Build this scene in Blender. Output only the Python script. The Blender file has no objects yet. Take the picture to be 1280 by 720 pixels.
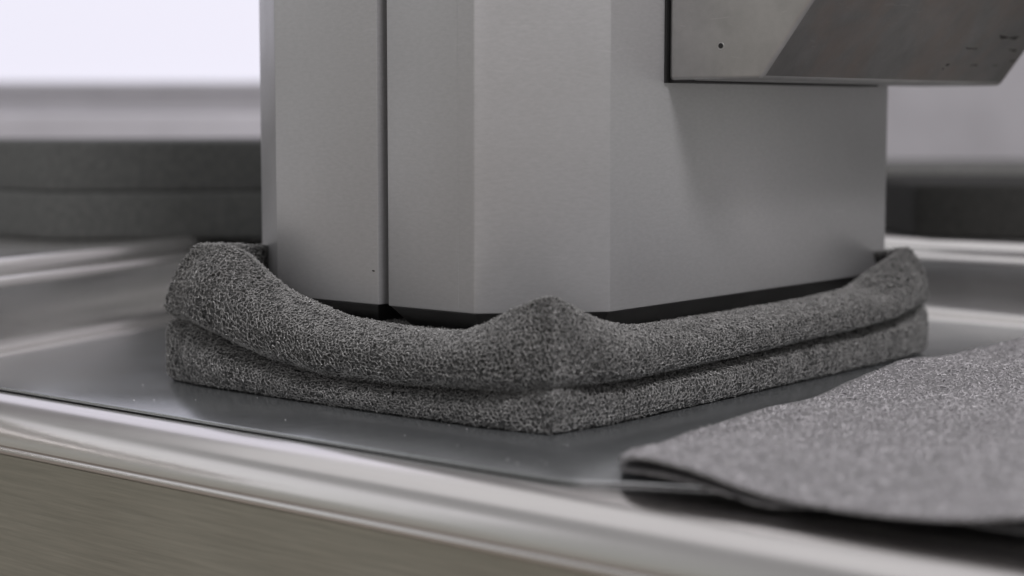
import bpy, bmesh, math, random
import numpy as np
from mathutils import Vector, Matrix, noise as mnoise

rng = np.random.default_rng(7)
random.seed(7)
sc = bpy.context.scene
col = sc.collection

# ------------------------------------------------------------------ camera
cam_d = bpy.data.cameras.new("camera")
cam = bpy.data.objects.new("camera", cam_d); col.objects.link(cam)
PITCH, HEAD = math.radians(5.6221), math.radians(-50.4937)
cam.location = (-0.9309, -0.7329, 0.2160)
cam.rotation_euler = (math.pi/2 - PITCH, 0, HEAD)
cam_d.sensor_width = 36; cam_d.lens = 63.14
cam_d.clip_start = 0.02; cam_d.clip_end = 60
cam_d.dof.use_dof = True
cam_d.dof.focus_distance = 1.33
cam_d.dof.aperture_fstop = 3.2
sc.camera = cam

# ------------------------------------------------------------------ world: plain dim room air
w = bpy.data.worlds.new("World"); sc.world = w; w.use_nodes = True
nt = w.node_tree; N = nt.nodes; L = nt.links
bg = N["Background"]
tc = N.new("ShaderNodeTexCoord"); sp = N.new("ShaderNodeSeparateXYZ"); cr = N.new("ShaderNodeValToRGB")
mp = N.new("ShaderNodeMapRange"); mp.inputs[1].default_value = -1; mp.inputs[2].default_value = 1
L.new(tc.outputs["Generated"], sp.inputs[0]); L.new(sp.outputs["Z"], mp.inputs[0]); L.new(mp.outputs[0], cr.inputs[0]); L.new(cr.outputs[0], bg.inputs[0])
e = cr.color_ramp.elements
e[0].position = 0.0; e[0].color = (0.13, 0.12, 0.105, 1)
e[1].position = 1.0; e[1].color = (0.25, 0.245, 0.255, 1)
for p_, c_ in ((0.42, (0.31, 0.298, 0.27, 1)), (0.52, (0.325, 0.33, 0.318, 1)), (0.68, (0.31, 0.31, 0.31, 1))):
    x_ = e.new(p_); x_.color = c_
bg.inputs[1].default_value = 1.12

def area(name, loc, target, size, size_y, power, color, spread=180):
    d = bpy.data.lights.new(name, "AREA"); d.shape = "RECTANGLE"; d.size = size; d.size_y = size_y
    d.energy = power; d.color = color; d.spread = math.radians(spread)
    o = bpy.data.objects.new(name, d); col.objects.link(o); o.location = loc
    o.rotation_euler = (Vector(target) - Vector(loc)).to_track_quat("-Z", "Y").to_euler()
    return o
# ceiling strip lights and the daylight of the window beyond the left edge; plus an added fill
area("ceiling_light", (0.4, 0.8, 2.5), (0.3, 0.4, 0.0), 4.2, 3.4, 20, (1.0, 0.98, 1.0))
area("window_daylight", (-1.6, 3.1, 0.9), (0.1, 0.2, 0.1), 3.0, 1.6, 7, (0.95, 0.94, 1.0))
area("ceiling_lamp", (-0.75, -1.75, 2.5), (0.2, 0.1, 0.1), 0.95, 0.55, 66, (1.0, 0.965, 0.99))
area("fill_light", (-3.6, -2.3, 1.0), (0.1, 0.1, 0.1), 3.0, 2.0, 14, (1.0, 0.925, 0.97))  # unseen soft fill added behind the camera to lift the corner facet

vs = sc.view_settings
sc.display_settings.display_device = "sRGB"
vs.view_transform = "Standard"; vs.look = "None"; vs.exposure = 0.0; vs.gamma = 1.0
vs.use_curve_mapping = False
sc.cycles.use_denoising = True
sc.cycles.max_bounces = 7
sc.cycles.sample_clamp_indirect = 4

# ------------------------------------------------------------------ helpers
def obj(name, me, mat=None, parent=None, smooth=False, **props):
    if isinstance(me, bmesh.types.BMesh):
        bm = me; me = bpy.data.meshes.new(name)
        bmesh.ops.recalc_face_normals(bm, faces=bm.faces)
        bm.to_mesh(me); bm.free()
    if smooth:
        me.polygons.foreach_set("use_smooth", [True]*len(me.polygons))
    o = bpy.data.objects.new(name, me); col.objects.link(o)
    if mat: me.materials.append(mat)
    if parent: o.parent = parent
    for k, v in props.items(): o[k] = v
    return o
def thing(name, label, cat, loc=(0,0,0), group=None):
    o = bpy.data.objects.new(name, None); col.objects.link(o); o.location = loc
    o.empty_display_size = 0.05
    o["label"] = label; o["category"] = cat
    if group: o["group"] = group
    return o
def prism(bm, pts, z0, z1):
    """upright prism on an XY polygon"""
    a = [bm.verts.new((x, y, z0)) for x, y in pts]; b = [bm.verts.new((x, y, z1)) for x, y in pts]
    n = len(pts)
    bm.faces.new(a[::-1]); bm.faces.new(b)
    for i in range(n): bm.faces.new((a[i], a[(i+1) % n], b[(i+1) % n], b[i]))
    return a, b
def box(bm, x0, x1, y0, y1, z0, z1): return prism(bm, [(x0,y0),(x1,y0),(x1,y1),(x0,y1)], z0, z1)
def bevel(bm, w, seg=2, ang=20):
    bmesh.ops.recalc_face_normals(bm, faces=bm.faces)
    ed = [e_ for e_ in bm.edges if len(e_.link_faces) == 2 and e_.calc_face_angle(0) > math.radians(ang)]
    bmesh.ops.bevel(bm, geom=ed, offset=w, segments=seg, profile=0.5, affect="EDGES", clamp_overlap=True)
def shade_auto(o, ang=30):
    me = o.data
    me.polygons.foreach_set("use_smooth", [True]*len(me.polygons))
    me.set_sharp_from_angle(angle=math.radians(ang))
def offset_poly(pts, d):
    n = len(pts); out = []
    area2 = sum(pts[i][0]*pts[(i+1)%n][1]-pts[(i+1)%n][0]*pts[i][1] for i in range(n))
    s = 1 if area2 > 0 else -1
    for i in range(n):
        p0, p1, p2 = Vector(pts[i-1]), Vector(pts[i]), Vector(pts[(i+1) % n])
        d1 = (p1-p0).normalized(); d2 = (p2-p1).normalized()
        n1 = Vector((-d1.y, d1.x))*s; n2 = Vector((-d2.y, d2.x))*s
        m = (n1+n2).normalized(); k = d/max(0.2, m.dot(n1))
        out.append((p1.x+m.x*k, p1.y+m.y*k))
    return out

# ------------------------------------------------------------------ materials
def mat(name):
    m = bpy.data.materials.new(name); m.use_nodes = True
    return m, m.node_tree.nodes, m.node_tree.links, m.node_tree.nodes["Principled BSDF"]
def ramp(Nn, Ln, src, stops):
    r = Nn.new("ShaderNodeValToRGB"); Ln.new(src, r.inputs[0]); el = r.color_ramp.elements
    while len(el) < len(stops): el.new(0.5)
    for i, (p, c) in enumerate(stops):
        el[i].position = p; el[i].color = (c, c, c, 1) if isinstance(c, float) else (*c, 1)
    return r
def tex(Nn, Ln, kind, co, scale, stretch=None, **kw):
    t = Nn.new(kind); t.inputs["Scale"].default_value = scale
    if stretch:
        mpn = Nn.new("ShaderNodeMapping"); mpn.inputs["Scale"].default_value = stretch
        Ln.new(co, mpn.inputs[0]); Ln.new(mpn.outputs[0], t.inputs["Vector"])
    else: Ln.new(co, t.inputs["Vector"])
    for k, v in kw.items(): t.inputs[k].default_value = v
    return t

def steel(name, base=(0.50,0.50,0.495), rough=0.38, grain=(1,1,60), gscale=12, gstr=0.03, wear=0.5, aniso=0.0, scratch=True, rvar=0.07, stain=None):
    m, Nn, Ln, b = mat(name)
    co = Nn.new("ShaderNodeTexCoord").outputs["Object"]
    b.inputs["Metallic"].default_value = 1.0
    cl = tex(Nn, Ln, "ShaderNodeTexNoise", co, 9, Detail=6.0, Roughness=0.6)
    gr = tex(Nn, Ln, "ShaderNodeTexNoise", co, gscale, grain, Detail=5.0, Roughness=0.65)
    r1 = ramp(Nn, Ln, cl.outputs[0], [(0.3, 0.0), (0.7, 1.0)])
    mr = Nn.new("ShaderNodeMapRange"); Ln.new(r1.outputs[0], mr.inputs[0])
    mr.inputs[3].default_value = rough - rvar; mr.inputs[4].default_value = rough + rvar
    Ln.new(mr.outputs[0], b.inputs["Roughness"])
    hs = ramp(Nn, Ln, gr.outputs[0], [(0.25, tuple(c*(1-0.14*wear) for c in base)), (0.75, tuple(c*(1+0.10*wear) for c in base))])
    last = hs.outputs[0]
    if scratch:   # sparse short wipe marks
        sx = tex(Nn, Ln, "ShaderNodeTexNoise", co, 30, (1.0, 1.0, 7.0), Detail=2.0, Distortion=1.5)
        s2 = ramp(Nn, Ln, sx.outputs[0], [(0.70, 0.0), (0.735, 1.0)])
        mx = Nn.new("ShaderNodeMixRGB"); mx.blend_type = "MIX"; Ln.new(last, mx.inputs[1]); mx.inputs[2].default_value = (*[min(1, c*1.25) for c in base], 1)
        ml = Nn.new("ShaderNodeMath"); ml.operation = "MULTIPLY"; ml.inputs[1].default_value = 0.35*wear
        Ln.new(s2.outputs[0], ml.inputs[0]); Ln.new(ml.outputs[0], mx.inputs[0]); last = mx.outputs[0]
    if stain:
        sn = tex(Nn, Ln, "ShaderNodeTexNoise", co, 14, (1, 1, 0.7), Detail=7.0, Roughness=0.65, Distortion=0.4)
        s3 = ramp(Nn, Ln, sn.outputs[0], [(0.42, 0.0), (0.66, 0.8)])
        m3 = Nn.new("ShaderNodeMixRGB"); Ln.new(last, m3.inputs[1]); m3.inputs[2].default_value = (*stain, 1); Ln.new(s3.outputs[0], m3.inputs[0]); last = m3.outputs[0]
    Ln.new(last, b.inputs["Base Color"])
    bp = Nn.new("ShaderNodeBump"); bp.inputs["Strength"].default_value = gstr; bp.inputs["Distance"].default_value = 0.002
    fine = tex(Nn, Ln, "ShaderNodeTexNoise", co, 900, Detail=2.0)
    ad = Nn.new("ShaderNodeMath"); ad.operation = "MULTIPLY_ADD"; ad.inputs[1].default_value = 0.35
    Ln.new(fine.outputs[0], ad.inputs[0]); Ln.new(gr.outputs[0], ad.inputs[2])
    Ln.new(ad.outputs[0], bp.inputs["Height"]); Ln.new(bp.outputs[0], b.inputs["Normal"])
    if aniso: b.inputs["Anisotropic"].default_value = aniso
    return m

M_press = steel("satin_steel", (0.43,0.429,0.434), 0.40, (1,1,3), 170, 0.03, 0.6)
M_bracket = steel("cast_steel", (0.46,0.455,0.445), 0.38, (1,1,1), 26, 0.12, 1.3)
M_foot = steel("shadowed_steel", (0.12,0.12,0.12), 0.4, (1,1,1), 20, 0.03, 0.3, scratch=False)  # undercut shade put into the foot's dark base colour
M_nose = steel("shaded_stained_steel", (0.19,0.187,0.182), 0.50, (1,1,1), 30, 0.16, 1.6, stain=(0.22,0.175,0.15))  # darker copy of the bracket steel: nose shade in the colour, stains real
M_dark = steel("dark_gap_steel", (0.06,0.06,0.06), 0.5, (1,1,1), 20, 0.05, 0.3, scratch=False)  # black for seam and hole, and for the bracket's painted gap shadow
M_rim = steel("polished_steel", (0.72,0.70,0.685), 0.21, (40,1,40), 6, 0.006, 0.3, scratch=False, rvar=0.03)
M_rail = steel("rail_steel", (0.76,0.745,0.73), 0.2, (3,3,60), 8, 0.02, 0.4, scratch=False)
M_fascia = steel("brushed_fascia", (0.46,0.45,0.395), 0.42, (60,2,60), 6, 0.07, 1.3, scratch=False)
M_plate = steel("dull_sheet_steel", (0.38,0.395,0.405), 0.21, (1.5,24,1), 22, 0.05, 1.0, scratch=True, rvar=0.05)

M_plate.node_tree.nodes["Principled BSDF"].inputs["Metallic"].default_value = 0.85
M_rail.node_tree.nodes["Principled BSDF"].inputs["Metallic"].default_value = 0.85
for m_ in (M_press, M_bracket, M_nose): m_.node_tree.nodes["Principled BSDF"].inputs["Metallic"].default_value = 0.48
M_bracket.node_tree.nodes["Principled BSDF"].inputs["Metallic"].default_value = 0.75
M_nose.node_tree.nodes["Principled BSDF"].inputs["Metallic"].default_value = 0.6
def plain(name, c, rough=0.6, spec=0.4, nscale=6, amt=0.08):
    m, Nn, Ln, b = mat(name)
    co = Nn.new("ShaderNodeTexCoord").outputs["Object"]
    n = tex(Nn, Ln, "ShaderNodeTexNoise", co, nscale, Detail=5.0)
    r = ramp(Nn, Ln, n.outputs[0], [(0.3, tuple(x*(1-amt) for x in c)), (0.7, tuple(x*(1+amt) for x in c))])
    Ln.new(r.outputs[0], b.inputs["Base Color"]); b.inputs["Roughness"].default_value = rough
    b.inputs["Specular IOR Level"].default_value = spec
    return m
M_wall = plain("wall_paint", (0.56,0.545,0.58), 0.7)
M_floor = plain("floor_vinyl", (0.42,0.37,0.32), 0.5)
M_bench = plain("pale_laminate", (0.55,0.535,0.57), 0.5)
M_frame = plain("white_frame_paint", (0.75,0.74,0.77), 0.5)
M_rubber = plain("soot_mark", (0.03,0.028,0.025), 0.8)

def foam_mat(name, base, scale=400, disp=0.0011, gloss=0.42):
    m, Nn, Ln, b = mat(name)
    co = Nn.new("ShaderNodeTexCoord").outputs["Object"]
    wn = tex(Nn, Ln, "ShaderNodeTexNoise", co, 260, Detail=2.0)       # wobble the cells
    wm = Nn.new("ShaderNodeVectorMath"); wm.operation = "MULTIPLY_ADD"; wm.inputs[1].default_value = (0.0022,)*3
    Ln.new(wn.outputs["Color"], wm.inputs[0]); Ln.new(co, wm.inputs[2]); cw = wm.outputs[0]
    ve = Nn.new("ShaderNodeTexVoronoi"); ve.feature = "DISTANCE_TO_EDGE"; ve.inputs["Scale"].default_value = scale; Ln.new(cw, ve.inputs["Vector"])
    vf = Nn.new("ShaderNodeTexVoronoi"); vf.feature = "F1"; vf.inputs["Scale"].default_value = scale; Ln.new(cw, vf.inputs["Vector"])
    wall = ramp(Nn, Ln, ve.outputs["Distance"], [(0.0, 1.0), (0.07, 0.85), (0.28, 0.0)])
    # each cell is cut open to its own depth
    sp_ = Nn.new("ShaderNodeSeparateColor"); Ln.new(vf.outputs["Color"], sp_.inputs[0])
    dep = ramp(Nn, Ln, sp_.outputs[0], [(0.0, 0.25), (0.7, 0.7), (1.0, 1.8)])
    inv = Nn.new("ShaderNodeMath"); inv.operation = "SUBTRACT"; inv.inputs[0].default_value = 1.0; Ln.new(wall.outputs[0], inv.inputs[1])
    mul = Nn.new("ShaderNodeMath"); mul.operation = "MULTIPLY"; Ln.new(inv.outputs[0], mul.inputs[0]); Ln.new(dep.outputs[0], mul.inputs[1])
    lump = tex(Nn, Ln, "ShaderNodeTexNoise", co, 90, Detail=2.0)
    h = Nn.new("ShaderNodeMath"); h.operation = "MULTIPLY_ADD"; h.inputs[1].default_value = 0.25; Ln.new(lump.outputs[0], h.inputs[0])
    v3 = Nn.new("ShaderNodeTexVoronoi"); v3.feature = "DISTANCE_TO_EDGE"; v3.inputs["Scale"].default_value = scale*2.3; Ln.new(cw, v3.inputs["Vector"])
    w3 = ramp(Nn, Ln, v3.outputs["Distance"], [(0.0, 0.22), (0.25, 0.0)])
    a3 = Nn.new("ShaderNodeMath"); a3.operation = "SUBTRACT"; Ln.new(mul.outputs[0], a3.inputs[0]); Ln.new(w3.outputs[0], a3.inputs[1]); mul = a3
    ng = Nn.new("ShaderNodeMath"); ng.operation = "MULTIPLY"; ng.inputs[1].default_value = -1; Ln.new(mul.outputs[0], ng.inputs[0]); Ln.new(ng.outputs[0], h.inputs[2])
    ds = Nn.new("ShaderNodeDisplacement"); ds.inputs["Scale"].default_value = disp; ds.inputs["Midlevel"].default_value = 0.0
    Ln.new(h.outputs[0], ds.inputs["Height"]); Ln.new(ds.outputs[0], Nn["Material Output"].inputs["Displacement"])
    m.displacement_method = "BOTH"
    # polymer tone varies a little from cell to cell
    cc = Nn.new("ShaderNodeMixRGB"); cc.inputs[1].default_value = (*[x*0.92 for x in base], 1); cc.inputs[2].default_value = (*[x*1.1 for x in base], 1)
    Ln.new(sp_.outputs[1], cc.inputs[0]); Ln.new(cc.outputs[0], b.inputs["Base Color"])
    b.inputs["Roughness"].default_value = gloss; b.inputs["Specular IOR Level"].default_value = 0.8
    return m
M_foam = foam_mat("charcoal_foam", (0.036, 0.036, 0.034), 270, 0.0026, 0.3)  # pore shade put into the dark base; same polymer as the struts
M_foam_sheet = foam_mat("grey_foam", (0.21, 0.205, 0.21), 330, 0.0008, 0.32)
M_foam_far = plain("far_foam", (0.10, 0.102, 0.098), 0.8, 0.3, 160, 0.2)
M_far_grey = plain("far_grey", (0.14, 0.14, 0.135), 0.8, 0.3, 120, 0.2)
M_foam_black = plain("far_black_foam", (0.028, 0.028, 0.026), 0.85, 0.2, 160, 0.2)
def strand_mat():
    m, Nn, Ln, b = mat("foam_strand")
    b.inputs["Base Color"].default_value = (0.5, 0.49, 0.49, 1)  # pale colour paints in the glints of lit strands
    b.inputs["Roughness"].default_value = 0.3; b.inputs["Specular IOR Level"].default_value = 0.9
    return m
M_strand = strand_mat()
def net_mat(name, c, rough):
    m, Nn, Ln, b = mat(name); co = Nn.new("ShaderNodeTexCoord").outputs["Object"]
    n = tex(Nn, Ln, "ShaderNodeTexNoise", co, 60, Detail=4.0)
    r = ramp(Nn, Ln, n.outputs[0], [(0.3, tuple(x*0.8 for x in c)), (0.7, tuple(x*1.2 for x in c))]); Ln.new(r.outputs[0], b.inputs["Base Color"])
    b.inputs["Roughness"].default_value = rough; b.inputs["Specular IOR Level"].default_value = 0.9
    return m
M_net = net_mat("foam_strut", (0.27, 0.268, 0.26), 0.2)  # same polymer made lighter: the light caught by struts is in the colour
M_net_pale = net_mat("pale_foam_strut", (0.47, 0.455, 0.47), 0.25)

def mesh_np(name, V, F):
    me = bpy.data.meshes.new(name)
    me.vertices.add(len(V)); me.vertices.foreach_set("co", np.asarray(V, np.float32).ravel())
    nf, k = F.shape
    me.loops.add(nf*k); me.loops.foreach_set("vertex_index", F.astype(np.int32).ravel())
    me.polygons.add(nf); me.polygons.foreach_set("loop_start", np.arange(0, nf*k, k, dtype=np.int32))
    me.polygons.foreach_set("loop_total", np.full(nf, k, np.int32))
    me.update(calc_edges=True); me.validate()
    return me
def smoothstep(t): t = np.clip(t, 0, 1); return t*t*(3-2*t)

def net(name, G, jr, ir, cell, rad, off, segs, parent, wrap=True, drop=0.10, jit=0.34, zj=0.0004, m=None):
    """open-cell skin: a jittered honeycomb of struts over a grid surface G[i,j]. jr, ir: ranges of columns and rows"""
    nj = G.shape[1]
    js = np.arange(jr[0], jr[1]+1); jm = js % nj if wrap else js
    mid = G[(ir[0]+ir[1])//2, jm]; U = np.concatenate([[0], np.cumsum(np.linalg.norm(np.diff(mid, axis=0), axis=1))])
    cs = np.linspace(0, len(jm)-1, 40).astype(int)
    V_ = np.concatenate([[0], np.cumsum(np.linalg.norm(np.diff(G[ir[0]:ir[1]+1][:, jm[cs]], axis=0), axis=2).mean(1))])
    a = cell/math.sqrt(3)                      # hexagon side
    ncx, ncy = int(U[-1]/cell), int(V_[-1]/(1.5*a))
    # two points per lattice cell
    r, c = np.meshgrid(np.arange(ncy), np.arange(ncx), indexing="ij")
    ux = (c+0.5*(r % 2))*cell; vy = r*1.5*a
    P = np.stack([np.stack([ux, vy], -1), np.stack([ux, vy+a], -1)], 2)          # lower, upper of the vertical strut
    P = P+rng.normal(0, jit*a, P.shape)
    pid = np.arange(ncy*ncx*2).reshape(ncy, ncx, 2)
    E = [np.stack([pid[..., 0].ravel(), pid[..., 1].ravel()], 1)]
    up, lo = pid[:-1, :, 1], pid[1:, :, 0]
    E.append(np.stack([up.ravel(), lo.ravel()], 1))                            # same column
    ev, od = up[0::2], up[1::2]
    E.append(np.stack([ev[:, 1:].ravel(), pid[1::2, :, 0][:ev.shape[0], :-1].ravel()], 1))
    lo2 = pid[2::2, :, 0]; n2 = min(od.shape[0], lo2.shape[0])
    E.append(np.stack([od[:n2, :-1].ravel(), lo2[:n2, 1:].ravel()], 1))
    E = np.concatenate(E); Pf = P.reshape(-1, 2)
    em = Pf[E[:, 0]]      # torn and coarse patches: the loss of struts wanders over the skin
    wv = np.sin(em[:, 0]*211+2*np.sin(em[:, 1]*170))*np.sin(em[:, 1]*263+1.7*np.sin(em[:, 0]*131))+0.7*np.sin(em[:, 0]*67+em[:, 1]*91)
    E = E[rng.random(len(E)) > drop*(1.0+1.1*wv)]
    hole = rng.random(len(Pf)) < 0.035; E = E[~(hole[E[:, 0]] | hole[E[:, 1]])]
    def at(p, extra):
        fj = np.interp(p[:, 0], U, js.astype(float)); fi = np.interp(p[:, 1], V_, np.arange(ir[0], ir[1]+1).astype(float))
        j0 = np.floor(fj).astype(int); i0 = np.minimum(np.floor(fi).astype(int), ir[1]-1); tj = (fj-j0)[:, None]; ti = (fi-i0)[:, None]
        if not wrap: j0 = np.minimum(j0, nj-2)
        ja, jb = (j0 % nj, (j0+1) % nj) if wrap else (j0, j0+1)
        A_, B_, C2, D_ = G[i0, ja], G[i0, jb], G[i0+1, ja], G[i0+1, jb]
        pos = (A_*(1-tj)+B_*tj)*(1-ti)+(C2*(1-tj)+D_*tj)*ti
        nn = np.cross(D_-A_, C2-B_); nn /= np.linalg.norm(nn, axis=1)[:, None]+1e-12
        return pos+nn*(off+extra)[:, None], nn
    zj_ = rng.normal(0, zj, len(Pf))
    N3, nn3 = at(Pf, zj_)
    a3, b3 = N3[E[:, 0]], N3[E[:, 1]]; nrm = nn3[E[:, 0]]
    d = b3-a3; ln = np.linalg.norm(d, axis=1)[:, None]; k = (ln[:, 0] > 1e-5) & (ln[:, 0] < 4*cell); a3, b3, nrm, d, ln = a3[k], b3[k], nrm[k], d[k], ln[k]
    d = d/ln; sd = np.cross(nrm, d); sd /= np.linalg.norm(sd, axis=1)[:, None]+1e-12; up_ = np.cross(d, sd); n = len(a3)
    pts = [a3-d*rad*0.6, (a3+b3)/2+sd*rng.normal(0, 0.10, (n, 1))*ln-up_*0.12*ln, b3+d*rad*0.6] if segs == 2 else [a3-d*rad*0.6, b3+d*rad*0.6]
    w = rad*rng.lognormal(0, 0.30, (n, 1)).clip(0.5, 2.0); Vv = []
    for q, p in enumerate(pts):
        f_ = 0.72 if (segs == 2 and q == 1) else 1.25
        for an in (math.pi/2, math.pi/2+2.094, math.pi/2+4.189): Vv.append(p+(sd*math.cos(an)+up_*math.sin(an))*w*f_)
    Vv = np.stack(Vv, 1).reshape(-1, 3); F = []; kk = len(pts)*3
    for q in range(len(pts)-1):
        for e_ in range(3): F.append([q*3+e_, q*3+(e_+1) % 3, (q+1)*3+(e_+1) % 3, (q+1)*3+e_])
    F = (np.array(F)[None]+(np.arange(n)*kk)[:, None, None]).reshape(-1, 4)
    return obj(name, mesh_np(name, Vv, F), m or M_net, parent, smooth=True, kind="stuff")

def strands(name, G, mask, n, parent, length=(0.0010, 0.0024), rad=0.00016, lift=0.0006):
    """loose cell struts lying on a grid surface G[i,j,3]; only where mask[i,j] is true"""
    ii, jj = np.nonzero(mask[:-1, :-1])
    a = G[ii, jj]; du = G[ii+1, jj]-a; dv = G[ii, jj+1]-a
    nn = np.cross(du, dv); ar = np.linalg.norm(nn, axis=1); nn /= ar[:, None]+1e-12
    pick = rng.choice(len(a), n, p=ar/ar.sum())
    u = rng.random((n, 1)); v = rng.random((n, 1))
    P = a[pick]+du[pick]*u+dv[pick]*v; nr = nn[pick]
    t1 = du[pick]/np.linalg.norm(du[pick], axis=1)[:, None]; t2 = np.cross(nr, t1)
    th = rng.random((n, 1))*2*np.pi
    d = t1*np.cos(th)+t2*np.sin(th); s = np.cross(nr, d)
    tilt = rng.normal(0, 0.35, (n, 1)); d = d*np.cos(tilt)+nr*np.sin(tilt)
    ln = rng.uniform(length[0], length[1], (n, 1))
    base = P+nr*rng.uniform(-0.0008, lift, (n, 1))
    bend = s*rng.normal(0, 0.25, (n, 1))*ln+nr*rng.uniform(0, 0.25, (n, 1))*ln
    pts = [base-d*ln/2, base+bend, base+d*ln/2]
    rr = rad*rng.uniform(0.7, 1.6, (n, 1))
    up = np.cross(d, s); V = []
    for k, p in enumerate(pts):
        r_ = rr*(1.25 if k != 1 else 0.8)
        for q in range(3):
            an = q*2*np.pi/3; V.append(p+(s*np.cos(an)+up*np.sin(an))*r_)
    V = np.stack(V, 1).reshape(-1, 3)
    F = []
    for k in range(2):
        for q in range(3):
            q2 = (q+1) % 3; F.append([k*3+q, k*3+q2, (k+1)*3+q2, (k+1)*3+q])
    F = (np.array(F)[None]+(np.arange(n)*9)[:, None, None]).reshape(-1, 4)
    return obj(name, mesh_np(name, V, F), M_strand, parent, smooth=True, kind="stuff")

# ------------------------------------------------------------------ room behind
fh = Vector((math.cos(math.radians(39.506)), math.sin(math.radians(39.506)), 0))     # horizontal view direction
rt = Vector((fh.y, -fh.x, 0))
def V3(depth, side, z):   # a place in the room: metres ahead of and to the right of the camera's stand
    p = Vector((-0.9309, -0.7329, 0)) + fh*depth + rt*side
    return (p.x, p.y, z)
def slab(bm, d0, d1, s0, s1, z0, z1):
    prism(bm, [V3(d0, s0, 0)[:2], V3(d0, s1, 0)[:2], V3(d1, s1, 0)[:2], V3(d1, s0, 0)[:2]], z0, z1)

# window hole in the wall: side -2.6 .. -0.35, z 0.293 .. 1.5
bm = bmesh.new()
slab(bm, 4.2, 4.35, -6, -2.7, -0.9, 3.9); slab(bm, 4.2, 4.35, -0.5, 5, -0.9, 3.9)
slab(bm, 4.2, 4.35, -2.7, -0.5, -0.9, 0.262); slab(bm, 4.2, 4.35, -2.7, -0.5, 3.5, 3.9)
obj("wall", bm, M_wall, kind="structure")
bm = bmesh.new(); slab(bm, -3, 4.5, -5, 5, -1.0, -0.9); obj("floor", bm, M_floor, kind="structure")

win = thing("window", "bright white blurred window behind the left edge of the steel press", "window", V3(4.2, -1.6, 0.262))
def in_parent(o, t):
    o.parent = t; o.matrix_parent_inverse = Matrix.Translation(-Vector(t.location)); return o
m, Nn, Ln, b = mat("daylit_glass")
b.inputs["Base Color"].default_value = (0.1, 0.1, 0.1, 1); b.inputs["Roughness"].default_value = 0.4
b.inputs["Emission Color"].default_value = (0.87, 0.85, 0.97, 1); b.inputs["Emission Strength"].default_value = 0.92
M_glow = m
bm = bmesh.new()
slab(bm, 4.22, 4.30, -2.70, -2.64, 0.262, 3.5); slab(bm, 4.22, 4.30, -0.56, -0.5, 0.262, 3.5)
slab(bm, 4.22, 4.30, -2.64, -0.56, 3.44, 3.5); slab(bm, 4.22, 4.30, -2.64, -0.56, 0.262, 0.285)
in_parent(obj("frame", bm, M_frame), win)
bm = bmesh.new(); slab(bm, 4.25, 4.262, -2.64, -0.56, 0.285, 3.44); in_parent(obj("pane", bm, M_glow), win)
bm = bmesh.new(); slab(bm, 4.19, 4.1995, -2.75, -0.45, 0.262, 0.279); in_parent(obj("sill", bm, M_wall), win)

# pale far bench to the left (a body with a worktop)
bench = thing("far_bench", "pale lavender bench top seen out of focus below the window", "bench", V3(3.3, -1.2, 0.0))
bm = bmesh.new(); slab(bm, 3.0, 3.7, -2.6, -0.30, 0.14, 0.213); bevel(bm, 0.008); in_parent(obj("worktop", bm, M_bench), bench)
bm = bmesh.new(); slab(bm, 3.06, 3.65, -2.55, -0.35, -0.9, 0.14); in_parent(obj("cabinet", bm, M_fascia), bench)

# ------------------------------------------------------------------ the steel counter
ctr = thing("steel_counter", "polished stainless steel counter with rounded front rim and raised back rails", "counter", (0, 0, -0.9))
# worktop + bullnose: profile in XZ swept along Y
def sweep_y(name, prof, y0, y1, m, n=2, closed=False):
    bm = bmesh.new(); rows = []
    for i in range(n):
        y = y0+(y1-y0)*i/(n-1); rows.append([bm.verts.new((x, y, z)) for x, z in prof])
    k = len(prof)
    for i in range(n-1):
        for j in range(k if closed else k-1):
            j2 = (j+1) % k; bm.faces.new((rows[i][j], rows[i][j2], rows[i+1][j2], rows[i+1][j]))
    if closed:
        bm.faces.new(rows[0]); bm.faces.new(rows[-1][::-1])
    o = obj(name, bm, m); shade_auto(o, 40); return in_parent(o, ctr)
prof = [(0.10, -0.003), (-0.102, -0.003), (-0.1055, -0.0033)]
t0_ = math.radians(12); prof.append((-0.1115, -0.0033-0.006*math.tan(t0_))); x0_, z0_ = prof[-1]; Rr = 0.033
for k in range(1, 25):
    t = t0_+(math.pi/2-t0_)*k/24
    prof.append((x0_-Rr*(math.sin(t)-math.sin(t0_)), z0_-Rr*(math.cos(t0_)-math.cos(t))))
x1_, z1_ = prof[-1]
prof += [(x1_+0.0016, z1_-0.0005), (x1_+0.0010, z1_-0.0012)]+[(x1_+0.0030-0.0036*math.cos(math.radians(q)), z1_-0.0042-0.0036*math.sin(math.radians(q))) for q in range(-50, 91, 14)]+[(x1_+0.010, z1_-0.0100), (0.10, z1_-0.0100)]
sweep_y("front_rim", prof, -1.2, 1.6, M_rim, closed=True)
bm = bmesh.new(); box(bm, 0.1003, 1.9, -1.2, 1.6, -0.027, -0.003); in_parent(obj("worktop", bm, M_rail), ctr)
# fascia below the rim, slightly back
bm = bmesh.new(); box(bm, x1_+0.009, 1.85, -1.15, 1.55, -0.88, z1_-0.0103); in_parent(obj("fascia", bm, M_fascia), ctr)

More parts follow.
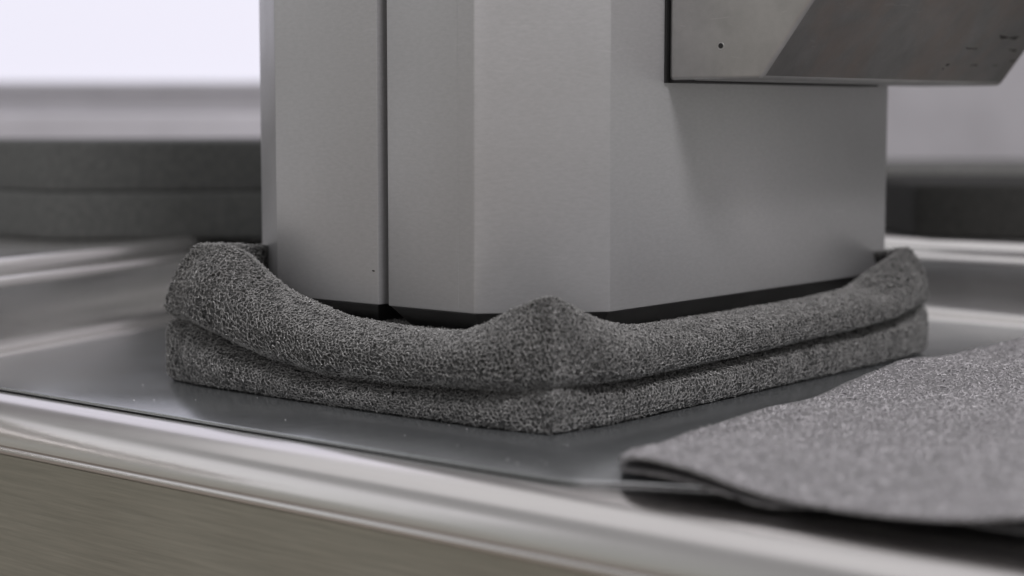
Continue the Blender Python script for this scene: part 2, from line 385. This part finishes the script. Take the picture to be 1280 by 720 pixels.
def sweep_path(name, path, prof, m, thing_=None):
    """prof: (outward distance, z) ; path: plan polyline, outward = left of travel"""
    bm = bmesh.new(); rows = []; n = len(path)
    for i, p in enumerate(path):
        p = Vector(p); a_ = Vector(path[max(i-1, 0)]); b_ = Vector(path[min(i+1, n-1)])
        d = (b_-a_).normalized(); nr = Vector((-d.y, d.x))
        rows.append([bm.verts.new((p.x+nr.x*u, p.y+nr.y*u, z)) for u, z in prof])
    k = len(prof)
    for i in range(n-1):
        for j in range(k):
            j2 = (j+1) % k; bm.faces.new((rows[i][j], rows[i][j2], rows[i+1][j2], rows[i+1][j]))
    bm.faces.new(rows[0]); bm.faces.new(rows[-1][::-1])
    o = obj(name, bm, m); shade_auto(o, 50); return in_parent(o, thing_ or ctr)
# plan of the upstand: comes in from the right back, round the hidden corner, out to the left
A = Vector((0.775, -0.35)); B = Vector((0.8105, 0.20)); C_ = Vector((0.90, 0.90)); D = Vector((-0.45, 0.50))
path = [tuple(A), tuple(A.lerp(B, 0.5)), tuple(B)]
c0 = Vector((0.835, 0.55)); c1 = Vector((0.875, 0.892)); c2 = Vector((0.66, 0.829))
for k in range(0, 17):
    t = k/16; q = c0*(1-t)**2+c1*2*t*(1-t)+c2*t*t; path.append(tuple(q))
for k in range(1, 9): path.append(tuple(c2.lerp(D, k/8)))
def arc(cx, cz, r, a0, a1, n=7): return [(cx+r*math.cos(math.radians(a0+(a1-a0)*i/n)), cz+r*math.sin(math.radians(a0+(a1-a0)*i/n))) for i in range(n+1)]
# inner side faces the tray (negative u is towards the tray; travel keeps the outside on the right)
def inner(pr): return [(-u, z) for u, z in pr]
prof_up = [(0.0185, -0.002)]+arc(-0.016, 0.010, 0.012, 270, 340, 5)[:0]+[(-0.020, -0.002), (-0.018, 0.002), (-0.010, 0.004)]+arc(-0.010, 0.014, 0.010, -90, -10, 5)+[(0.003, 0.052)]+arc(0.010, 0.0585, 0.0085, 190, 20, 12)+[(0.0185, 0.052), (0.0185, 0.0)]
sweep_path("upstand", path, inner(prof_up)[::-1], M_rail)
prof_r2 = [(0.032, 0.0), (0.032, 0.046)]+arc(0.052, 0.064, 0.015, 200, 80, 9)+[(0.09, 0.076), (0.60, 0.076), (0.60, 0.0)]
sweep_path("rear_rail", path, inner(prof_r2)[::-1], M_rail)

# ------------------------------------------------------------------ grey metal sheet lying on the counter
bm = bmesh.new()
pts = [(-0.106, -0.100), (-0.103, 0.70), (0.70, 0.90), (0.77, 0.5), (0.775, -0.10), (0.76, -0.108), (-0.095, -0.110)]
pts = [(-0.1065, 0.582), (0.0, 0.615), (0.245, 0.690), (0.52, 0.770), (0.74, 0.72), (0.798, 0.50), (0.785, 0.16), (0.755, -0.30), (0.735, -0.32), (0.06, -0.33), (-0.01, -0.30), (-0.075, -0.150), (-0.090, -0.118), (-0.1010, -0.104), (-0.1052, -0.094), (-0.1065, -0.082)]
prism(bm, pts, -0.0028, -0.0002); bevel(bm, 0.0008, 2, 30)
o = obj("metal_sheet", bm, M_plate); shade_auto(o)
o["label"] = "flat dull grey metal sheet under the foam pads"; o["category"] = "metal sheet"

# ------------------------------------------------------------------ the two pressed foam pads
AX, AY = 0.546, 0.397       # plan size of the pads; the near corner stands at the origin
blk = [(0.041, 0.103), (0.113, 0.036), (0.531, 0.036), (0.531, 0.330), (0.145, 0.400), (0.100, 0.395), (0.041, 0.310)]
def dist_block(x, y):
    """signed-ish distance outside the pressed outline"""
    d = np.full(x.shape, -1e9); n = len(blk)
    cxm, cym = 0.28, 0.2
    for i in range(n):
        (x0, y0), (x1, y1) = blk[i], blk[(i+1) % n]
        ex, ey = x1-x0, y1-y0; l = math.hypot(ex, ey); nx, ny = ey/l, -ex/l
        if (cxm-x0)*nx+(cym-y0)*ny > 0: nx, ny = -nx, -ny
        d = np.maximum(d, (x-x0)*nx+(y-y0)*ny)
    return d
def outline(s_side, t):
    """point on the pad's plan outline: side 0 = near right edge (y=0), 1 = far right, 2 = far left, 3 = near left edge (x=0)"""
    c = [(0, 0), (AX, 0), (AX, AY), (0, AY)]
    a_ = c[s_side]; b_ = c[(s_side+1) % 4]
    return a_[0]+(b_[0]-a_[0])*t, a_[1]+(b_[1]-a_[1])*t
# measured heights along the rim, by distance from the near corner, for the two visible sides
L_d = [0, .03, .057, .085, .13, .213, .277, .335, .365, .397]
L_t = [.0935, .082, .0685, .0595, .0570, .0620, .078, .102, .112, .110]     # upper pad crest
L_m = [.0275, .0225, .0225, .0215, .0185, .0175, .0245, .036, .042, .0455]  # seam
R_d = [0, .03, .06, .10, .16, .25, .36, .45, .515, .55]
R_t = [.0935, .081, .069, .061, .0575, .0585, .0605, .064, .088, .099]
R_m = [.0275, .027, .026, .0255, .0265, .028, .0305, .033, .037, .040]
def side_params(side, t):
    if side == 0: d = t*AX; return np.interp(d, R_d, R_t), np.interp(d, R_d, R_m)
    if side == 3: d = (1-t)*AY; return np.interp(d, L_d, L_t), np.interp(d, L_d, L_m)
    if side == 1: return .097+(.108-.097)*t-0.03*np.sin(np.pi*t), .040-0.01*np.sin(np.pi*t)
    return .108+(.113-.108)*t-0.02*np.sin(np.pi*t), .040+(.0455-.040)*t-0.01*np.sin(np.pi*t)
def gsm(a, k):
    """circular gaussian-ish smoothing along the perimeter"""
    ker = np.hanning(2*k+1); ker /= ker.sum()
    return np.convolve(np.concatenate([a[-k:], a, a[:k]]), ker, mode="valid")
Z_IN = 0.0555
def make_pad(name, which, step, label, n_str):
    # perimeter samples
    S = []; T = []
    for side, ln, st in ((0, AX, step), (1, AY, 0.004), (2, AX, 0.003), (3, AY, step)):
        n = int(ln/st); S += [side]*n; T += list((np.arange(n)+0.5)/n)
    S = np.array(S); T = np.array(T); n = len(S)
    X0 = np.zeros(n); Y0 = np.zeros(n); zt = np.zeros(n); zm = np.zeros(n); lt = np.zeros(n)
    for sd in range(4):
        k = S == sd; X0[k], Y0[k] = outline(sd, T[k]); zt[k], zm[k] = side_params(sd, T[k])
        lt[k] = (AX, AY, AX, AY)[sd]
    zt = gsm(zt, 14); zm = gsm(zm, 10)
    dc = np.minimum(T, 1-T)*lt                                  # distance to nearest corner
    mid = smoothstep(dc/0.065)
    wob = np.array([mnoise.noise(Vector((x*9, y*9, 3.1 if which else 8.7))) for x, y in zip(X0, Y0)])
    wob2 = np.array([mnoise.noise(Vector((x*40, y*40, 1.1 if which else 5.7))) for x, y in zip(X0, Y0)])
    rows = []; vis = []
    def ring(d, z, v):   # d: inset in metres (per sample), mitred
        # keep each sample on its side: scale along the side
        f_ = 1-2*d/lt
        tt = 0.5+(T-0.5)*f_
        x = np.zeros(n); y = np.zeros(n)
        for sd in range(4):
            k = S == sd; tk = tt[k]; dk = d[k]; l = lt[k]
            if sd == 0: x[k] = tk*AX; y[k] = dk
            if sd == 1: x[k] = AX-dk; y[k] = tk*AY
            if sd == 2: x[k] = AX-tk*AX; y[k] = AY-dk
            if sd == 3: x[k] = dk; y[k] = AY-tk*AY
        rows.append(np.stack([x, y, np.broadcast_to(z, x.shape)], 1)); vis.append(v)
    if which == 0:   # lower pad
        bul = 0.010*mid+0.001*wob+0.0006*wob2
        H = zm+0.003*(1-mid); z0 = 0.0004
        ring(np.full(n, .06), np.full(n, z0), False)
        ring(0.004-bul*0.8, np.full(n, z0), False)
        m_ = int(0.045/step); roll = 0.004+0.006*mid
        for i in range(1, m_+1):
            v = i/m_
            d = -bul*np.sin(np.pi*np.clip(v*0.9+0.12, 0, 1))**0.7+roll*np.clip((v-0.60)/0.40, 0, 1)**2.2+0.004*np.clip(1-v/0.12, 0, 1)**2
            ring(d, z0+(H-z0)*(1-(1-v)**1.25), True)
        dl = d.copy(); zl = H.copy()
        for i in range(1, 14):
            t = i/13; dd = dl+(0.09-dl)*t; ring(dd, zl+(0.030-zl)*smoothstep(t), i < 5)
    else:
        bul = (0.013*mid+0.0025)*(1+0.25*wob)+0.0008*wob2
        z0 = zm+0.0002
        ring(np.full(n, .09), np.full(n, 0.0305), False)
        ring(0.018*mid+0.004, z0+0.0012, True)
        tot = zt-zm
        m_ = int(0.085/step)
        crest = 0.003+0.015*mid
        tuck = 0.005*mid+0.008+0.006*smoothstep((Y0-0.28)/0.1)
        for i in range(1, m_+1):
            v = i/m_
            low = np.clip(1-v/0.22, 0, 1)**1.5                 # tucks in towards the seam
            hi = np.clip((v-0.50)/0.50, 0, 1)**2.2              # rolls over to the crest
            d = -bul*np.sin(np.pi*np.clip(0.12+v*0.8, 0, 1))**0.6+(tuck+bul*0.4)*low+(crest+bul*0.3)*hi
            z = z0+tot*(v**(1.0+0.15*(1-v)))*1.0
            z = z0+tot*(1-(1-v)**(1+0.35*mid))                  # fewer rings near the top where it turns over
            ring(d, z+0.0005*wob2*v, True)
        dl = d.copy(); zl = z.copy()
        # the rest of the upper surface dips to the press block and goes under it
        xe, ye = rows[-1][:, 0], rows[-1][:, 1]; de = np.maximum(dist_block(xe, ye), 1e-3)
        k2 = 60
        for i in range(1, k2+1):
            t = i/k2; dd = dl+(0.13-dl)*t**1.15
            ring(dd, zl, i < 58)
            r_ = rows[-1]; g = dist_block(r_[:, 0], r_[:, 1])/de
            g = np.clip(g, 0, 1); gg = smoothstep(g**0.8)
            under = np.minimum(Z_IN, zl+0.004)
            r_[:, 2] = under*(1-gg)+zl*gg
            arch = np.sin(np.pi*np.clip((1-g)*1.0, 0, 1))*0.0012*mid
            r_[:, 2] += arch
    G = np.stack(rows, 0)                       # rings x perimeter
    if which:   # the far ends lean inwards as the pad curls up against the block
        hh = np.clip((G[..., 2]-zm[None])/(zt-zm)[None], 0, 1)**1.5
        gy = smoothstep((G[..., 1]-0.27)/0.13); gx = smoothstep((G[..., 0]-0.47)/0.08)
        G[..., 1] -= 0.034*hh*gy; G[..., 0] -= 0.030*hh*gx
    nr = len(rows); V = G.reshape(-1, 3)
    i0 = np.arange(nr-1)[:, None]*n; j = np.arange(n)[None]; j2 = (j+1) % n
    F = np.stack([i0+j, i0+j2, i0+n+j2, i0+n+j], -1).reshape(-1, 4)
    me = mesh_np(name, V, F)
    bm2 = bmesh.new(); bm2.from_mesh(me); bm2.verts.ensure_lookup_table()
    for ringi in (0, nr-1):
        bm2.verts.ensure_lookup_table(); vs_ = [bm2.verts[ringi*n+q] for q in range(n)]
        c = bm2.verts.new((AX/2, AY/2, G[ringi, :, 2].mean()))
        for q in range(0, n): 
            try: bm2.faces.new((vs_[q], vs_[(q+1) % n], c) if ringi else (vs_[(q+1) % n], vs_[q], c))
            except ValueError: pass
    bm2.to_mesh(me); bm2.free()
    o = obj(name, me, M_foam, smooth=True)
    o["label"] = label; o["category"] = "foam pad"; o["group"] = "foam pads pressed under the steel block"
    if n_str:
        vm = np.zeros((nr, n), bool); vm[np.array(vis), :] = True
        vm[:, (S == 1) | (S == 2)] = False; vm[:, -1] = False
        # wrap sits between side 3 and 0; fine to leave the very corner to both sides
        strands("loose_strands", G, vm, n_str, o)
        j0 = int(np.nonzero(S == 3)[0][0]); j1 = j0+n-1
        rows_ = [q for q in range(nr) if vis[q]]; i0_, i1_ = rows_[0], rows_[-1]
        net("cell_struts", G, (j0, j1), (i0_, i1_), 0.0036, 0.00038, 0.0009, 2, o, drop=0.08)
        net("cell_struts", G, (j0, j1), (i0_, i1_), 0.0033, 0.00030, -0.0004, 1, o, drop=0.08)
        net("cell_struts", G, (j0, j1), (i0_, i1_), 0.0029, 0.00024, -0.0016, 1, o, drop=0.05)
    return o, G
STEP = 0.0009
make_pad("foam_pad", 0, STEP, "lower charcoal foam pad, squeezed flat onto the metal sheet", 3500)
make_pad("foam_pad", 1, STEP, "upper charcoal foam pad, corners bulging up around the steel press block", 7500)

# ------------------------------------------------------------------ the steel press
press = thing("press", "tall brushed steel press block standing on the two charcoal foam pads", "press", (0.28, 0.2, 0.071))
def P2(o): return in_parent(o, press)
ZB, ZT = 0.071, 0.80
# body (right of the seam) with a narrow bevel on every arris
seam_y0, seam_y1 = 0.1885, 0.1985
body = [(0.041, 0.1035), (0.0472, 0.0972), (0.1125, 0.036), (0.531, 0.036), (0.531, 0.36), (0.12, 0.36), (0.12, seam_y0), (0.041, seam_y0)]
bm = bmesh.new(); prism(bm, body, ZB, ZT); bevel(bm, 0.0011, 2, 20); o = P2(obj("body", bm, M_press)); shade_auto(o)
side = [(0.041, seam_y1), (0.041, 0.3085), (0.0855, 0.374), (0.14, 0.385), (0.1185, 0.3625), (0.1185, seam_y1)]
side = [(0.041, seam_y1), (0.1185, seam_y1), (0.1185, 0.385), (0.089, 0.378), (0.041, 0.3085)]
bm = bmesh.new(); prism(bm, side, ZB, ZT); bevel(bm, 0.0011, 2, 20); o = P2(obj("side_panel", bm, M_press)); shade_auto(o)
# dark filler deep in the seam
bm = bmesh.new(); box(bm, 0.058, 0.1178, seam_y0+0.0004, seam_y1-0.0004, ZB+0.001, ZT-0.002); P2(obj("seam_strip", bm, M_dark))
# undercut foot: bevels in from the outline down to the pressed foam
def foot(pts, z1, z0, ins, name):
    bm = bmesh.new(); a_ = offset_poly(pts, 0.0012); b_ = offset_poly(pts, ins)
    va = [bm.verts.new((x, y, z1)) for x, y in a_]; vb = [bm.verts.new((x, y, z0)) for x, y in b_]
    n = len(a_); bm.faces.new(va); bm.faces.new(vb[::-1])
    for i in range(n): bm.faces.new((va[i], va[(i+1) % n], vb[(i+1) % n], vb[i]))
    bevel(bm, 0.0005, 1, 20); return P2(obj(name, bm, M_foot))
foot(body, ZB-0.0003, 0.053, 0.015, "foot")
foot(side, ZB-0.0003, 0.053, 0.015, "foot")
# faint machined step lines beside the near corner facet
for (xa, ya, xb, yb) in ((0.0408, 0.1185, 0.0408, 0.1187),):
    bm = bmesh.new(); box(bm, xa, xa+0.0012, ya, yb, ZB+0.002, ZT-0.01); P2(obj("score_line", bm, M_press))
bm = bmesh.new(); ring_ = [bm.verts.new((0.0409, 0.2035+0.0016*math.cos(q*0.7)*(1+0.3*math.sin(q*3)), 0.0965+0.0006*math.sin(q*0.7))) for q in range(9)]
bm.faces.new(ring_); P2(obj("scuff", bm, M_rubber))
# bracket: wedge on the right face, nose sloping out and up
bx0, bx1, by0 = 0.1816, 0.585, 0.0335
zb0, zb1 = 0.2385, 0.80
def bracket_pts(z_): return by0
bm = bmesh.new()
slope = (0.0874-0.046)/(0.2933-0.2385)
ztop = 0.44; yn = -0.046-slope*(ztop-zb0)
prof = [(by0, zb0), (-0.046, zb0), (yn, ztop), (yn, zb1), (by0, zb1)]
va = [bm.verts.new((bx0, y, z)) for y, z in prof]; vb = [bm.verts.new((bx1, y, z)) for y, z in prof]
bm.faces.new(va); bm.faces.new(vb[::-1])
for i in range(5): bm.faces.new((va[i], vb[i], vb[(i+1) % 5], va[(i+1) % 5]))
bevel(bm, 0.0036, 4, 20)
br = P2(obj("bracket", bm, M_bracket)); shade_auto(br)
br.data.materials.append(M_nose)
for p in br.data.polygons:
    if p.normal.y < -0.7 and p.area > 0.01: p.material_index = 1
bm = bmesh.new(); box(bm, bx0+0.002, 0.4665, 0.012, 0.0357, zb0-0.0016, zb1-0.01); P2(obj("gap_shadow_plate", bm, M_dark))  # black plate standing in for the shadow gap under the bracket
bm = bmesh.new(); box(bm, bx0-0.0022, bx0+0.0018, 0.0338, 0.0357, zb0-0.0016, zb1-0.02); P2(obj("gap_shadow_strip", bm, M_dark))  # black strip painting the shadow line down the bracket's left edge
# small hole in the bracket's side: ring and dark bore
def disc_on(x, y, z, r, name, m, nrm, dpt=0.0012, seg=20, parent=None):
    bm = bmesh.new(); n_ = Vector(nrm).normalized(); q = n_.to_track_quat("Z", "Y")
    bmesh.ops.create_cone(bm, cap_ends=True, segments=seg, radius1=r, radius2=r*0.9, depth=dpt)
    bm.transform(Matrix.Translation((x, y, z)) @ q.to_matrix().to_4x4()); o = obj(name, bm, m); shade_auto(o)
    return in_parent(o, press) if parent is None else o
o = disc_on(bx0, -0.0124, 0.2634, 0.0021, "hole", M_dark, (-1, 0, 0), 0.0008)
def torus(x, y, z, R_, r_, nrm, name, m, sx=1.0):
    bm = bmesh.new(); rows = []
    for i in range(24):
        a_ = i*2*math.pi/24; ring_ = []
        for j in range(6):
            b_ = j*math.pi/3; ring_.append(bm.verts.new(((R_+r_*math.cos(b_))*math.cos(a_)*sx, (R_+r_*math.cos(b_))*math.sin(a_), r_*0.5*math.sin(b_))))
        rows.append(ring_)
    for i in range(24):
        for j in range(6): bm.faces.new((rows[i][j], rows[(i+1) % 24][j], rows[(i+1) % 24][(j+1) % 6], rows[i][(j+1) % 6]))
    q = Vector(nrm).normalized().to_track_quat("Z", "Y")
    bm.transform(Matrix.Translation((x, y, z)) @ q.to_matrix().to_4x4()); o = obj(name, bm, m, smooth=True); return in_parent(o, press)
torus(bx0, -0.0124, 0.2628, 0.0026, 0.0004, (-1, 0, 0), "hole_rim", M_bracket)
# dents and scuffs on the sloping nose
nrm = Vector((0, -(ztop-zb0), -(0.046-0.046)+(yn+0.046)))   # outward: -y and down
nrm = Vector((0, -1.0, -slope)).normalized()
def nose_pt(x, h): z = zb0+h; return (x, -0.046-slope*h, z)
scuffs = [(0.455, 0.016, 0.0045, 0.0014), (0.452, 0.0125, 0.0022, 0.0008), (0.505, 0.0165, 0.010, 0.0008), (0.478, 0.0295, 0.012, 0.0005), (0.555, 0.030, 0.012, 0.0009), (0.53, 0.040, 0.022, 0.0006), (0.572, 0.0215, 0.006, 0.0006), (0.545, 0.017, 0.006, 0.0005)]
for i, (x, h, lx, lz) in enumerate(scuffs):
    bm = bmesh.new(); ring_ = []; c = Vector(nose_pt(x, h)); tz = Vector((0, -slope, 1)).normalized()
    k = 14
    for q in range(k):
        a_ = q*2*math.pi/k; rr_ = random.uniform(0.55, 1.15)
        ring_.append(bm.verts.new(c+Vector((1, 0, 0))*math.cos(a_)*lx*rr_+tz*(math.sin(a_)*lz*rr_+0.12*lx*math.cos(a_)*random.uniform(-1, 1))+nrm*0.0001))
    ct = bm.verts.new(c+nrm*0.0004)
    for q in range(k): bm.faces.new((ring_[q], ring_[(q+1) % k], ct))
    P2(obj("scuff", bm, M_rubber, smooth=True))

# ------------------------------------------------------------------ foam sheets lying at the right
XN, YF = -0.108, -0.09
def foam_sheet(name, near, far, x_far_end, y_near_end, thick, step, label, n_str, zoff=0.0, m=M_foam_sheet, inset=0.0, tipx=0.068, back=0.0):
    """corner at the left; far edge runs along +X (y=-0.13), near edge along -Y (x=-0.15)"""
    nx = int((x_far_end-XN)/step); ny = int((YF-y_near_end)/step)
    xs = np.linspace(XN+inset, x_far_end, nx); ys = np.linspace(YF-inset, y_near_end, ny)
    Xg, Yg = np.meshgrid(xs, ys, indexing="ij")
    zf = np.interp(xs, [p[0] for p in far], [p[1] for p in far]); zn = np.interp(-ys, [-p[0] for p in near], [p[1] for p in near])
    k = int(0.03/step); ker = np.hanning(2*k+1); ker /= ker.sum()
    zf = np.convolve(np.pad(zf, k, mode="edge"), ker, "valid"); zn = np.convolve(np.pad(zn, k, mode="edge"), ker, "valid")
    wx = np.exp(-(Xg-XN)/0.10); wy = np.exp(-(YF-Yg)/0.12)
    base = 0.018
    Z = base+(zn[None, :]-base)*wx+(zf[:, None]-base)*wy*(1-wx*0.999)
    corner = zn[0]
    Z += zoff
    # slight wander of the edges and undulation
    und = 0.0012*np.sin(Xg*31+Yg*17)+0.0010*np.sin(Yg*43-Xg*9+1.0)
    Z += und
    ex = 0.0025*np.sin(ys*28+0.5)*1.0; Xg = Xg+ex[None, :]*np.exp(-(Xg-XN)/0.05)
    ey = 0.002*np.sin(xs*22)+0.0012*np.sin(xs*61); Yg = Yg+ey[:, None]*np.exp(-(YF-Yg)/0.05)
    Xg = Xg+tipx*np.exp(-((YF-Yg)/0.028)**2)*np.exp(-((Xg-XN)/0.07)**2)
    Xg = Xg+back*smoothstep((-0.22-Yg)/0.06)*np.exp(-((Xg-XN)/0.10)**2)
    top = np.stack([Xg, Yg, Z], -1)
    # rounded lip then underside, as extra rings around the near and far edges
    bot = top.copy(); bot[..., 2] -= thick
    nn_ = nx*ny
    V = np.concatenate([top.reshape(-1, 3), bot.reshape(-1, 3)])
    idx = np.arange(nn_).reshape(nx, ny)
    Ft = np.stack([idx[:-1, :-1], idx[:-1, 1:], idx[1:, 1:], idx[1:, :-1]], -1).reshape(-1, 4)[:, ::1]
    Fb = Ft[:, ::-1]+nn_
    def strip(e_, rev): 
        q = np.stack([e_[:-1], e_[1:], e_[1:]+nn_, e_[:-1]+nn_], -1); return q[:, ::-1] if rev else q
    F = np.concatenate([Ft, Fb, strip(idx[0, :], False)[:, ::-1], strip(idx[-1, :], True)[:, ::-1], strip(idx[:, 0], True)[:, ::-1], strip(idx[:, -1], False)[:, ::-1]])
    me = mesh_np(name, V, F)
    bm2 = bmesh.new(); bm2.from_mesh(me); bmesh.ops.recalc_face_normals(bm2, faces=bm2.faces); bm2.to_mesh(me); bm2.free()
    o = obj(name, me, m, smooth=True); o["label"] = label; o["category"] = "foam sheet"; o["group"] = "loose foam sheets on the counter"
    if n_str: 
        strands("loose_strands", top, np.ones((nx, ny), bool), n_str, o)
        net("cell_struts", top[:, ::-1], (0, ny-1), (0, nx-1), 0.0032, 0.00040, 0.0003, 1, o, wrap=False, drop=0.16, zj=0.0006, m=M_net_pale)
    return o
near = [(-0.09, 0.0060), (-0.1446, 0.020), (-0.188, 0.0172), (-0.229, 0.0125), (-0.292, 0.0096), (-0.337, 0.0128), (-0.379, 0.0209), (-0.47, 0.022)]
far = [(-0.11, 0.0060), (-0.026, 0.0100), (0.072, 0.0095), (0.169, 0.0125), (0.238, 0.0182), (0.326, 0.0235), (0.423, 0.022), (0.549, 0.0206), (0.75, 0.0206)]
foam_sheet("foam_sheet", near, far, 0.60, -0.42, 0.0020, 0.0016, "pale grey foam sheet with a curled edge, lying in front of the pads", 5000)
near2 = [(-0.09, 0.0034), (-0.15, 0.0105), (-0.19, 0.0080), (-0.23, 0.0045), (-0.5, 0.0040)]
far2 = [(-0.15, 0.0042), (0.0, 0.0042), (0.7, 0.0042)]
foam_sheet("foam_sheet", near2, far2, 0.5, -0.44, 0.0016, 0.0025, "darker grey foam sheet tucked underneath, only its lip showing", 0, m=M_foam_sheet, inset=0.004, tipx=0.052, back=0.03)

# ------------------------------------------------------------------ crumbs torn off the foam
bm = bmesh.new()
for k in range(26):
    x, y = random.uniform(-0.095, -0.01), random.uniform(-0.07, 0.42)
    if k > 19: x, y = random.uniform(0.1, 0.6), random.uniform(-0.07, -0.02)
    if k in (0, 1): x, y = (0.36, -0.055) if k else (-0.052, 0.30)
    r = random.choice((0.0002, 0.0003, 0.0003, 0.0004))
    g = bmesh.ops.create_icosphere(bm, subdivisions=1, radius=r)
    for v in g["verts"]: v.co = v.co*random.uniform(0.6, 1.4)+Vector((x, y, r*0.5))
obj("foam_crumbs", bm, M_strand, kind="stuff", label="tiny pale foam crumbs scattered over the metal sheet", category="crumbs")

# ------------------------------------------------------------------ stacked pads out of focus behind
def far_pad(corner, d1, l1, d2, l2, z0, z1, m, label, group, dip=0.0, bul=0.002):
    """a soft box: corner + two plan directions"""
    c = Vector(corner); d1 = Vector(d1).normalized(); d2 = Vector(d2).normalized(); n1, n2, n3 = 28, 18, 8
    bm = bmesh.new(); bmesh.ops.create_grid(bm, x_segments=1, y_segments=1, size=0.5); bm.free()
    bm = bmesh.new(); cache = {}
    def vert(i, j, k):
        key = (i, j, k)
        if key not in cache:
            u, v, t = i/n1, j/n2, k/n3
            bx_ = bul*math.sin(math.pi*t)
            zz = z0+(z1-z0)*t
            zz -= dip*t*math.sin(math.pi*min(1, u*1.0))**1.0*(0.6+0.4*math.sin(math.pi*v))
            p = c+d1*(l1*u+(bx_*(2*u-1)))+d2*(l2*v+(bx_*(2*v-1)))
            cache[key] = bm.verts.new((p.x, p.y, zz))
        return cache[key]
    for i in range(n1):
        for j in range(n2):
            for k in (0, n3): bm.faces.new((vert(i,j,k), vert(i+1,j,k), vert(i+1,j+1,k), vert(i,j+1,k)))
    for k in range(n3):
        for i in range(n1):
            for j in (0, n2): bm.faces.new((vert(i,j,k), vert(i+1,j,k), vert(i+1,j,k+1), vert(i,j,k+1)))
        for j in range(n2):
            for i in (0, n1): bm.faces.new((vert(i,j,k), vert(i,j+1,k), vert(i,j+1,k+1), vert(i,j,k+1)))
    bevel(bm, 0.004, 2, 50)
    o = obj("foam_pad", bm, m, smooth=True); o["label"] = label; o["category"] = "foam pad"; o["group"] = group
    return o
cL = V3(1.95, -0.505, 0)[:2]; e1 = (V3(1.95, -0.505, 0), V3(2.03, 0.3, 0)); d1 = (e1[1][0]-e1[0][0], e1[1][1]-e1[0][1]); d2 = (-rt.x+0.8*fh.x, -rt.y+0.8*fh.y)
far_pad(cL, d1, 0.62, d2, 0.4, 0.0765, 0.128, M_foam_far, "lower dark foam pad of the blurred stack at the left", "blurred foam pads stacked behind")
far_pad((cL[0]+.004, cL[1]+.003), d1, 0.62, d2, 0.4, 0.1275, 0.184, M_foam_far, "upper dark foam pad of the blurred stack at the left, top sagging", "blurred foam pads stacked behind", dip=0.002)
cR = V3(1.98, 0.447, 0)[:2]; g1 = (V3(1.98, 0.447, 0), V3(1.90, 0.95, 0)); d1 = (g1[1][0]-g1[0][0], g1[1][1]-g1[0][1]); d2 = (fh.x+0.1, fh.y+0.25)
far_pad(cR, d1, 0.6, d2, 0.35, 0.0765, 0.135, M_foam_black, "black blurred foam pad at the right behind the press", "blurred foam pads stacked behind")
cB = V3(2.75, 0.56, 0)[:2]; d1 = (rt.x+0.1*fh.x, rt.y+0.1*fh.y)
far_pad(cB, d1, 0.9, d2, 0.3, 0.0765, 0.134, M_far_grey, "added grey block farthest back at the right, very blurred", "blurred foam pads stacked behind")  # block added for the darker band above the black pad
